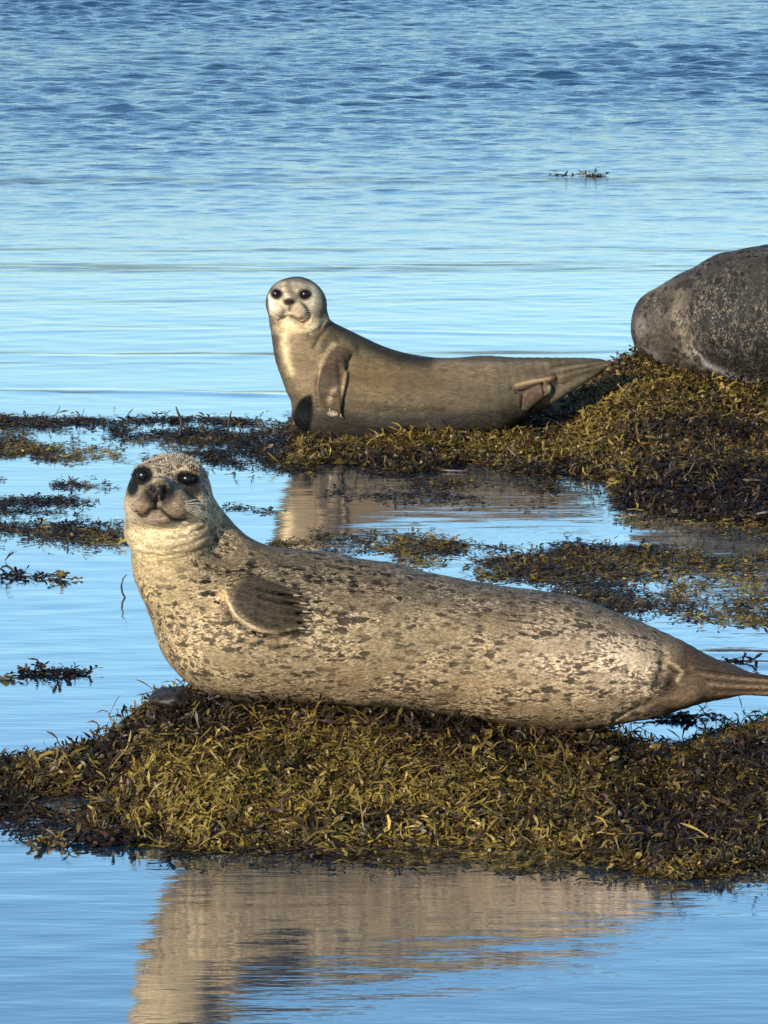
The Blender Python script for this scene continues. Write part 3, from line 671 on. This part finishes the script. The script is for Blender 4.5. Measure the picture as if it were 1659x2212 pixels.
    B = lay(B, patch(px, py, 624.5, 652, 12.5, 8, 0, .3), (.022, .016, .018)); B = lay(B, linemask(px, py, [(626, 660), (625, 670)], 3)*.8, (.10, .06, .03))
    B = lay(B, linemask(px, py, [(583, 640), (584, 655), (590, 672)], 4)*.7, (.8, .74, .6)); B = lay(B, linemask(px, py, [(676, 622), (681, 640), (676, 655)], 5)*.7, (.72, .66, .5))
    for ex, ey in [(597, 635), (659, 636)]: B = lay(B, patch(px, py, ex, ey, 14, 12, -20 if ex > 620 else 20, .3), (.02, .014, .012))
    # fore flipper, the near-black glossy chest patch, the folded hind flippers
    fl = np.clip(patch(px, py, 716, 812, 26, 62, 12, .2)+patch(px, py, 738, 768, 24, 18, -30, .4), 0, 1)
    B = lay(B, fl*.85, (.075, .052, .038)); B = lay(B, linemask(px, py, [(744, 800), (744, 825), (738, 855)], 3.5)*.9, (.48, .35, .2))
    B = lay(B, fl*patch(px, py, 724, 868, 18, 30, 10, .4)*sstep(-.2, .5, n2), (.42, .32, .22)); B = lay(B, patch(px, py, 718, 893, 10, 5, 0, .5)*.8, (.6, .5, .4))
    dark_chest = sstep(1.06, .96, np.sqrt(((px-684)/58)**2+((py-930)/82)**2)+.03*n1)*sstep(679, 671, px+2.5*n1+.04*(py-900))
    B = lay(B, dark_chest*.96, (.012, .014, .016)); M[:, 2] = np.maximum(M[:, 2], dark_chest*.8); M[:, 0] *= 1-dark_chest; M[:, 1] *= 1-dark_chest
    for i in range(5):
        B = lay(B, linemask(px, py, [(1190, 828-i*9), (1260, 806-i*6), (1335, 783-i*2)], 2.4)*.6, (.27, .21, .15) if i % 2 else (.045, .032, .022))
    B = lay(B, linemask(px, py, [(940, 790), (1060, 783), (1180, 786)], 9)*.45, (.30, .24, .17)); B = lay(B, linemask(px, py, [(1000, 775), (1100, 776), (1320, 780)], 6)*.6, (.09, .07, .05))
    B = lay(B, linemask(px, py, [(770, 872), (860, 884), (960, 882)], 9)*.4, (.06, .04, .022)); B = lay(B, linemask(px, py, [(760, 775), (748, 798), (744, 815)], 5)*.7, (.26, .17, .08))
    B = lay(B, patch(px, py, 1160, 845, 55, 24, -25, .5)*.6, (.15, .105, .08)); B = lay(B, patch(px, py, 1150, 855, 12, 20, 35, .3)*.7, (.10, .055, .04))
    B = lay(B, patch(px, py, 1192, 825, 16, 11, -10, .3)*.7, (.09, .06, .045)); B = lay(B, linemask(px, py, [(1112, 843), (1145, 832), (1170, 828)], 3.5)*.8, (.08, .05, .035))
    B = lay(B, linemask(px, py, [(1115, 832), (1150, 823), (1188, 818)], 3.5)*.8, (.52, .36, .2)); B = lay(B, linemask(px, py, [(1187, 835), (1186, 850)], 3)*.8, (.5, .42, .25))
    B = lay(B, sstep(.3, -.5, G[:, 2])*0, (0, 0, 0))
    B = 1.2*B**1.25
    root = empty('harbor_seal', A(850, 940))
    tag(root, 'slim smooth olive grey seal with a pale face, middle of the three seals', 'seal', 'seals resting on seaweed')
    mat = pelt('smooth_pelt', 40.0, (.035, .024, .014), (.26, .19, .11), stretch=(.5, 1, 1.5), seedoff=9.0, streak=.05, fine=.3)
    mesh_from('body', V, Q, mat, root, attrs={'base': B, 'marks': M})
    for c in ec: uvball('eye', c+np.array([0, .009, 0]), (.0155, .013, .0145), EYE, root)
    r = np.random.default_rng(12)
    for i in range(12):
        sx = -1 if i % 2 else 1; p = surf(pre, 655 if sx > 0 else 597, 670+i*1.8, Y2); L = r.uniform(.03, .05)
        d = np.array([sx*L, -.012, L*(.1-.08*i)]); tube('whisker', [p, p+d*.5+np.array([0, 0, .003]), p+d], [.0005, .0004, .0001], WHISK, root, 4)
    for i in range(4):
        p = pin(736-i*8, 893-i*4, .014); tube('claw', [p, p+np.array([.001, -.002, -.012])], [.003, .0008], CLAW, root)
build_seal2()

# ------------------------------------------------------------------ seal 3: dark, cut by the right edge
def build_seal3():
    k = 1/ppm(Y3); A = lambda px, py, dy=0.0: at(px, py, Y3+dy)
    F = Shape()
    nodes = [(1439, 682, 66, .0), (1458, 692, 84, 0), (1503, 695, 108, .0), (1560, 695, 133, 0), (1640, 690, 160, 0), (1740, 700, 170, 0), (1850, 720, 165, 0), (1980, 745, 150, 0), (2100, 770, 120, 0), (2220, 800, 80, 0), (2330, 820, 40, 0)]
    F.chain([A(a, b, d) for a, b, r, d in nodes], [r*k for a, b, r, d in nodes], sc=(1, 1.1, 1), dense=3)
    F.ell(A(1425, 722, -.02), (.078, .08, .08), .07)
    F.ell(A(1400, 690, .03), (.035, .06, .05), .05)
    F.ell(A(1445, 750, -.02), (.05, .07, .045), .04)
    F.ell(A(1590, 775, -.03), (.19, .14, .12), .05)
    F.chain([A(2260, 800, 0), A(2400, 810, .05), A(2460, 812, .06)], [.06, .03, .01], .03)
    F.chain([A(1700, 770, -.22), A(1760, 830, -.27), A(1800, 850, -.28)], [.05, .04, .02], .02)
    g = lambda pts, d, wd: F.disp.append(groove(pts, Y3-.12, d, wd, Y3))
    g([(1490, 610), (1480, 660), (1483, 710), (1497, 750), (1520, 780)], .010, .014)
    g([(1450, 625), (1438, 670), (1440, 720)], .004, .012)
    F.disp.append(lambda P: .003*sines(P, 40, 23)+.003*sines(P, 16, 24))
    lo = np.array([A(1340, 960)[0], Y3-.40, A(0, 900)[2]]); hi = np.array([A(2480, 960)[0], Y3+.34, A(0, 505)[2]])
    V, Q, G = surface(F, lo, hi, .0062)
    px, py = proj(V); n1 = sines(V, 30, 27)
    B = np.tile(np.array([.030, .027, .024]), (len(V), 1)); M = np.zeros((len(V), 3)); M[:, 0] = .85; M[:, 1] = .75
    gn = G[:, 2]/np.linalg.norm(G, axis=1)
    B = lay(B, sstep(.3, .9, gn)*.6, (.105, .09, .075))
    hd = sstep(1535, 1430, px+.25*(py-690)*-1+3*n1)
    B = lay(B, hd*.85, (.115, .092, .075)); n3 = sines(V, 75, 29, stretch=(1, 1, .4)); B = lay(B, hd*sstep(.5, 1.3, n3)*.6, (.42, .37, .31)); B = lay(B, hd*sstep(-.5, -1.2, n3)*.7, (.04, .03, .025)); M[:, 0] = np.where(hd > .5, .8, M[:, 0]); M[:, 1] = np.where(hd > .5, .6, M[:, 1])
    B = lay(B, linemask(px, py, [(1470, 640), (1462, 680), (1475, 720), (1492, 755)], 17)*.5, (.34, .28, .2))
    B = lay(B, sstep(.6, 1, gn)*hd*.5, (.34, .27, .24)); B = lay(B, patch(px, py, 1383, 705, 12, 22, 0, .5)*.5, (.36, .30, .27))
    B = lay(B, linemask(px, py, [(1500, 762), (1530, 790), (1570, 808), (1640, 835)], 7)*.7, (.40, .36, .36))
    B = lay(B, linemask(px, py, [(1395, 745), (1420, 768)], 8)*.3, (.4, .36, .35))
    B = 1.1*B**1.2
    root = empty('harbor_seal', A(1700, 850))
    tag(root, 'dark charcoal mottled seal on the rear mound, cut off by the right edge', 'seal', 'seals resting on seaweed')
    mat = pelt('dark_pelt', 46.0, (.006, .005, .005), (.22, .19, .14), stretch=(1, 1, .7), seedoff=5.0, fine=.5)
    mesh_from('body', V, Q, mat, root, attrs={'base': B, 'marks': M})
build_seal3()

# ------------------------------------------------------------------ seaweed
def weed_material(name, rough=.42):
    m = NT(name); a = m.n('Attribute', _attribute_name='tint'); g = m.n('NewGeometry')
    n = m.n('TexNoise', Vector=g.outputs['Position'], Scale=260.0, Detail=2.0)
    c = m.mix(1.0, a.outputs['Color'], m.n('CombineColor', i0=m.ramp(n.outputs[0], .3, .7, .7, 1.3), i1=m.ramp(n.outputs[0], .3, .7, .7, 1.3), i2=m.ramp(n.outputs[0], .3, .7, .7, 1.3)).outputs[0], 'MULTIPLY')
    p = m.n('BsdfPrincipled', Base__Color=c, Roughness=.42); p.inputs['Specular IOR Level'].default_value = .3
    tr = m.n('BsdfTranslucent', Color=c); ms = m.n('MixShader', i0=.12, i1=p, i2=tr)
    m.link(ms.outputs[0], m.out.inputs[0]); return m.m
WEED = weed_material('bladder_wrack')
def fronds(P, N, size, width, rng, lift=.35, fork=.5, up=None):
    """forked strap-like weed: stem and two forks, each a ribbon of three quads"""
    n = len(P); nrm = lambda v: v/np.maximum(np.linalg.norm(v, axis=-1, keepdims=True), 1e-9)
    D = rng.normal(size=(n, 3)); D -= (D*N).sum(1)[:, None]*N; D = nrm(D)
    D = nrm(D+N*(rng.uniform(-.1, 1, n)*lift)[:, None]+(np.array(up)[None] if up is not None else 0))
    Nn = nrm(N+rng.normal(0, .55, (n, 3)))
    L = size*np.exp(rng.normal(0, .35, n)); W = width*np.exp(rng.normal(0, .28, n))
    verts, quads, off = [], [], 0
    def ribbon(P0, D0, seg, ws):
        nonlocal off
        pts = [P0]; d = D0.copy(); ds = [d]
        curl = rng.normal(0, .65, (n, 3)); curl -= (curl*N).sum(1)[:, None]*N*.7
        for s in range(3):
            pts.append(pts[-1]+d*seg[:, None]); d = nrm(d+curl+rng.normal(0, .12, (n, 3))-N*.06); ds.append(d)
        idx = []
        for j, p in enumerate(pts):
            w = nrm(np.cross(ds[j], Nn))*(W*ws[j]*.5)[:, None]
            verts.append(p-w); verts.append(p+w); idx.append((off, off+1)); off += 2
        for j in range(3):
            quads.append((idx[j][0], idx[j][1], idx[j+1][1], idx[j+1][0]))
        return pts[-1], d
    e, d = ribbon(P, D, L*.18, (.8, .75, .8, .9))
    side = nrm(np.cross(d, Nn))
    a = rng.uniform(.35, .9, n)[:, None]*fork*1.6
    ribbon(e, nrm(d+side*a), L*.17, (.7, .8, 1.5, .5)); ribbon(e, nrm(d-side*a*.9), L*.14, (.7, .8, 1.55, .5))
    K = off
    VV = np.stack(verts, 1).reshape(-1, 3)                   # n x K x 3
    q = np.array(quads)[None]+(np.arange(n)*K)[:, None, None]
    return VV, q.reshape(-1, 4), K
def tints(P, rng, K, seed, dark=0.0):
    n = len(P); s = 1.25*sines(P, 6, seed)+.7*sines(P, 17, seed+1)+.4*sines(P, 45, seed+2); r = rng.uniform(size=n)
    t = np.clip(.50+.40*s+rng.normal(0, .26, n)-dark, 0, 1)[:, None]
    lo, mid, hi = np.array([.016, .010, .007]), np.array([.085, .057, .017]), np.array([.23, .16, .034])
    c = np.where(t < .5, lo+(mid-lo)*t*2, mid+(hi-mid)*(t-.5)*2)
    c = np.where((r > .965)[:, None], c*1.4+np.array([.10, .07, .03]), c); c = np.where((r < .08)[:, None], np.array([.035, .014, .010]), c)
    return np.repeat(c*rng.uniform(.75, 1.25, (n, 1)), K, 0)
def normals(fn, x, y, e=.01):
    gx = (fn(x+e, y)-fn(x-e, y))/(2*e); gy = (fn(x, y+e)-fn(x, y-e))/(2*e)
    N = np.stack([-gx, -gy, np.ones_like(gx)], 1); return N/np.linalg.norm(N, axis=1)[:, None]
def cover(name, fn, n, x0, x1, y0, y1, size, width, seed, zmin, keep=None, dark=None, label=None):
    r = np.random.default_rng(seed)
    x = r.uniform(x0, x1, n*3); y = r.uniform(y0, y1, n*3); z = fn(x, y)
    ok = z > zmin
    if keep is not None: ok &= r.uniform(size=len(x)) < keep(x, y, z)
    x, y, z = x[ok][:n], y[ok][:n], z[ok][:n]
    N = normals(fn, x, y); P = np.stack([x, y, np.maximum(z, .002)+r.uniform(-.006, .016, len(x))*np.where(z > .01, 1, .4)], 1)
    V, Q, K = fronds(P, N, size, width, r, lift=.26)
    V[:, 2] = np.maximum(V[:, 2], r.uniform(.001, .006, len(V)))
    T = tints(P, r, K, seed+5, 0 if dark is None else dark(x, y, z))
    o = mesh_from(name, V, Q, WEED, smooth=True, attrs={'tint': T}); tag(o, label, 'seaweed', kind='stuff'); return o
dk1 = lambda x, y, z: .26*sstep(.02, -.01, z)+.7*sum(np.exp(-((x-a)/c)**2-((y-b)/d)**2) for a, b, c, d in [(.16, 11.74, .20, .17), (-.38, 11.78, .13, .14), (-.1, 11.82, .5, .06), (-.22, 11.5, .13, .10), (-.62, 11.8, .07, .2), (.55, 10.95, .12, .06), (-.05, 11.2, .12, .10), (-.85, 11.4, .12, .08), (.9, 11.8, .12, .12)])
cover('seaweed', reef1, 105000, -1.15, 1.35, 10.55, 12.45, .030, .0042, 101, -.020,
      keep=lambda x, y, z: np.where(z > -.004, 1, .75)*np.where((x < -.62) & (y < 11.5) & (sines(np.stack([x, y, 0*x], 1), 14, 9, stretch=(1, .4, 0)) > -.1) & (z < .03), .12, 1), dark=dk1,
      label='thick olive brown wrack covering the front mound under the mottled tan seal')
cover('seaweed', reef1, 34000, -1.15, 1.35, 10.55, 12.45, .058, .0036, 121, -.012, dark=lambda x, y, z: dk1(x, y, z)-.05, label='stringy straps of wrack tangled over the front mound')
cover('seaweed', reef1, 260, -1.1, 1.3, 10.8, 11.7, .085, .0034, 111, -.01, dark=lambda x, y, z: -.15+0*x, label='long pale strands of wrack lying over the front mound')
dk2 = lambda x, y, z: .32*sstep(.03, -.01, z)+.08
cover('seaweed', reef2, 95000, -.60, 1.75, 15.0, 18.9, .036, .0052, 102, -.018, dark=dk2,
      label='olive brown wrack covering the rear mound under the dark seal')


cover('seaweed', reef2, 26000, -.60, 1.75, 15.0, 18.9, .066, .0046, 122, -.010, dark=dk2, label='stringy straps of wrack tangled over the rear mound')

def strip(name, segs, n, seed, size, width, label, dark=.25, upright=.12):
    r = np.random.default_rng(seed); A = np.array([s[:5] for s in segs], float)
    wgt = np.array([s[5] for s in segs])*np.hypot(A[:, 2]-A[:, 0], 3*(A[:, 3]-A[:, 1])); wgt /= wgt.sum()
    i = r.choice(len(segs), n, p=wgt); t = r.uniform(size=n)
    px = A[i, 0]+(A[i, 2]-A[i, 0])*t; py = A[i, 1]+(A[i, 3]-A[i, 1])*t+r.normal(0, .5, n)*A[i, 4]
    x, y = onwater(px, py)
    # gather the sprigs in clumps
    cl = sines(np.stack([x, y, 0*x], 1), 16, seed+9, stretch=(1, .45, 0))+.6*sines(np.stack([x, y, 0*x], 1), 40, seed+10, stretch=(1, .5, 0))
    ok = .8*cl+r.normal(0, .5, n) > .05; x, y = x[ok], y[ok]; m = len(x)
    P = np.stack([x, y, r.uniform(.0005, .006, m)], 1); N = np.tile([0, 0, 1.0], (m, 1)); 
    V, Q, K = fronds(P, N, size, width, r, lift=.02+upright*.6, fork=.8)
    V[:, 2] = np.abs(V[:, 2])*np.repeat(np.where(r.uniform(size=m) > .93, 1.1, .42), K)+.001
    T = tints(P, r, K, seed+3, dark)
    o = mesh_from(name, V, Q, WEED, attrs={'tint': T}); tag(o, label, 'seaweed', kind='stuff'); return o
strip('seaweed', [(-60, 912, 330, 914, 12, 1.3), (-60, 930, 420, 938, 22, 1.0), (-60, 960, 330, 962, 22, 1.0), (330, 930, 640, 935, 30, .9), (380, 945, 640, 955, 20, 2.2), (440, 985, 660, 1003, 22, 2.2), (-60, 985, 260, 988, 14, .7), (-60, 972, 620, 985, 20, .9), (-60, 905, 560, 912, 8, .9), (560, 920, 640, 925, 16, .8)], 17000, 201, .036, .0046,
      'sparse dark wrack floating on the water left of the slim seal')
strip('seaweed', [(110, 1046, 240, 1048, 12, 1.5), (-60, 1036, 60, 1040, 8, 1.0), (-60, 1083, 215, 1086, 12, 1.0), (-60, 1104, 210, 1106, 10, .4), (-60, 1144, 290, 1150, 20, 1.8), (-60, 1160, 290, 1166, 24, .9)], 5200, 202, .036, .0044,
      'thin bands of brown wrack floating left of the mottled seal\'s head')
strip('seaweed', [(470, 1092, 600, 1103, 10, .9), (590, 1178, 700, 1180, 8, 5.0), (680, 1172, 1000, 1186, 22, 4.0), (860, 1205, 1250, 1216, 24, 1.5), (980, 1182, 1100, 1186, 8, .5), (1200, 1200, 1720, 1215, 26, 1.2), (1150, 1235, 1720, 1250, 36, 1.1), (1200, 1290, 1480, 1310, 34, 1.7), (1440, 1290, 1720, 1300, 44, .6), (1200, 1196, 1400, 1190, 18, .8), (1000, 1232, 1260, 1250, 18, 1.2), (1480, 1330, 1720, 1345, 20, .3)], 25000, 203, .036, .0048,
      'band of dark wrack floating on the water behind the mottled seal\'s back')
strip('seaweed', [(350, 1830, 1700, 1880, 30, .5), (700, 1060, 1180, 1085, 22, .35), (900, 1040, 1200, 1056, 16, .8), (620, 1012, 900, 1022, 10, .9), (1330, 1050, 1700, 1080, 46, 1.2), (1200, 1055, 1340, 1060, 30, .12), (1350, 1125, 1720, 1150, 20, .8), (-60, 1760, 220, 1800, 40, .6)], 9500, 204, .040, .0045,
      'loose brown wrack drifting at the water edge in front of both mounds', dark=.22)
def clump(px0, px1, py, th, n, seed, label, dark=.4, size=.04):
    r = np.random.default_rng(seed); px = r.uniform(px0, px1, n); t = (px-px0)/(px1-px0)
    x, y = onwater(px, py+r.normal(0, .5, n)*th*(1-np.abs(2*t-1)**2))
    P = np.stack([x, y, r.uniform(.001, .006, n)], 1); N = np.tile([0, 0, 1.0], (n, 1))
    V, Q, K = fronds(P, N, size, .007, r, lift=.3, fork=.8); V[:, 2] = np.abs(V[:, 2])+.001
    o = mesh_from('seaweed_clump', V, Q, WEED, attrs={'tint': tints(P, r, K, seed, dark)})
    tag(o, label, 'seaweed clump', 'small clumps of floating weed')
clump(38, 190, 1456, 8, 90, 301, 'dark elongated weed clump floating alone left of the front mound')
clump(-40, 30, 1466, 4, 14, 302, 'thin weed scrap touching the left edge of the photo near the dark elongated clump')
clump(0, 110, 1247, 8, 34, 303, 'sprawling branched weed sprig floating left of the mottled seal\'s neck', size=.05)
clump(118, 160, 1254, 7, 14, 304, 'small weed sprig right of the sprawling branched one')
clump(1452, 1500, 1553, 7, 40, 305, 'reddish weed tuft in the water just below the mottled seal\'s tail', dark=.5)
clump(1408, 1432, 1556, 8, 9, 306, 'tiny weed sprig left of the reddish tuft below the tail', size=.03)
clump(1530, 1552, 1549, 5, 6, 307, 'tiny weed scrap right of the reddish tuft below the tail', size=.025)
clump(1265, 1300, 383, 4, 40, 308, 'dark weed lump far out on the open water, right piece of two', size=.05)
clump(1193, 1240, 381, 1.5, 16, 309, 'thin weed scrap far out on the open water, left piece of two', size=.05)
clump(185, 320, 1822, 8, 80, 310, 'dark reddish weed clump floating at the near left edge of the front mound')
clump(75, 165, 1824, 6, 36, 311, 'small dark weed clump left of the reddish one at the near edge')
clump(1585, 1612, 1432, 3, 12, 312, 'small weed scrap on the water above the mottled seal\'s hind flippers', size=.03)
def stalk(pts, Y, rads, label, tint=(.03, .02, .012)):
    m = plain('weed_stalk', tint, .5)
    o = tube('weed_stalk', [at(a, b, Y) for a, b in pts], rads, m, None, 6); tag(o, label, 'weed stalk', 'bare weed stalks'); return o
xw, yw = onwater(270, 1291)
stalk([(270, 1291), (264, 1280), (262, 1265), (266, 1250), (274, 1240)], float(yw), [.003, .0028, .0026, .0022, .001], 'thin curved weed stalk standing in the water left of the mottled seal\'s neck')
xw, yw = onwater(1553, 1370)
xw, yw = onwater(388, 945); stalk([(388, 945), (390, 925), (392, 910), (384, 890), (380, 878)], float(yw), [.006, .005, .006, .004, .002], 'crooked weed stalk rising from the floating wrack between the two pale headed seals')
xw, yw = onwater(492, 925); stalk([(492, 925), (495, 908), (500, 888)], float(yw), [.004, .004, .002], 'short straight weed stalk right of the crooked one')
# the bare rock under the chest of the front seal
def rock(c, r, label, seed):
    F = Shape().ell(c, r); F.ell(c+np.array([r[0]*.5, .02, -.01]), (r[0]*.8, r[1]*.8, r[2]*.9), .02)
    F.disp.append(lambda P: .006*sines(P, 45, seed)+.003*sines(P, 130, seed+1))
    V, Q, G = surface(F, c-np.array(r)*1.6-.02, c+np.array(r)*1.9+.02, .005)
    m = NT('dark_rock'); t = m.n('TexCoord'); n = m.n('TexNoise', Vector=t.outputs['Object'], Scale=70.0, Detail=6.0)
    cc = m.mix(m.ramp(n.outputs[0], .35, .65), (.006, .004, .003), (.028, .020, .014)); b = m.n('Bump', Strength=.8, Distance=.004, Height=n.outputs[0])
    p = m.n('BsdfPrincipled', Base__Color=cc, Roughness=.55, Normal=b); m.link(p.outputs[0], m.out.inputs[0])
    o = mesh_from('rock', V, Q, m.m); tag(o, label, 'rock'); return o
rock(at(375, 1508, Y1-.03), (.055, .07, .022), 'smooth dark rock poking out of the wrack under the mottled seal\'s chest', 71)
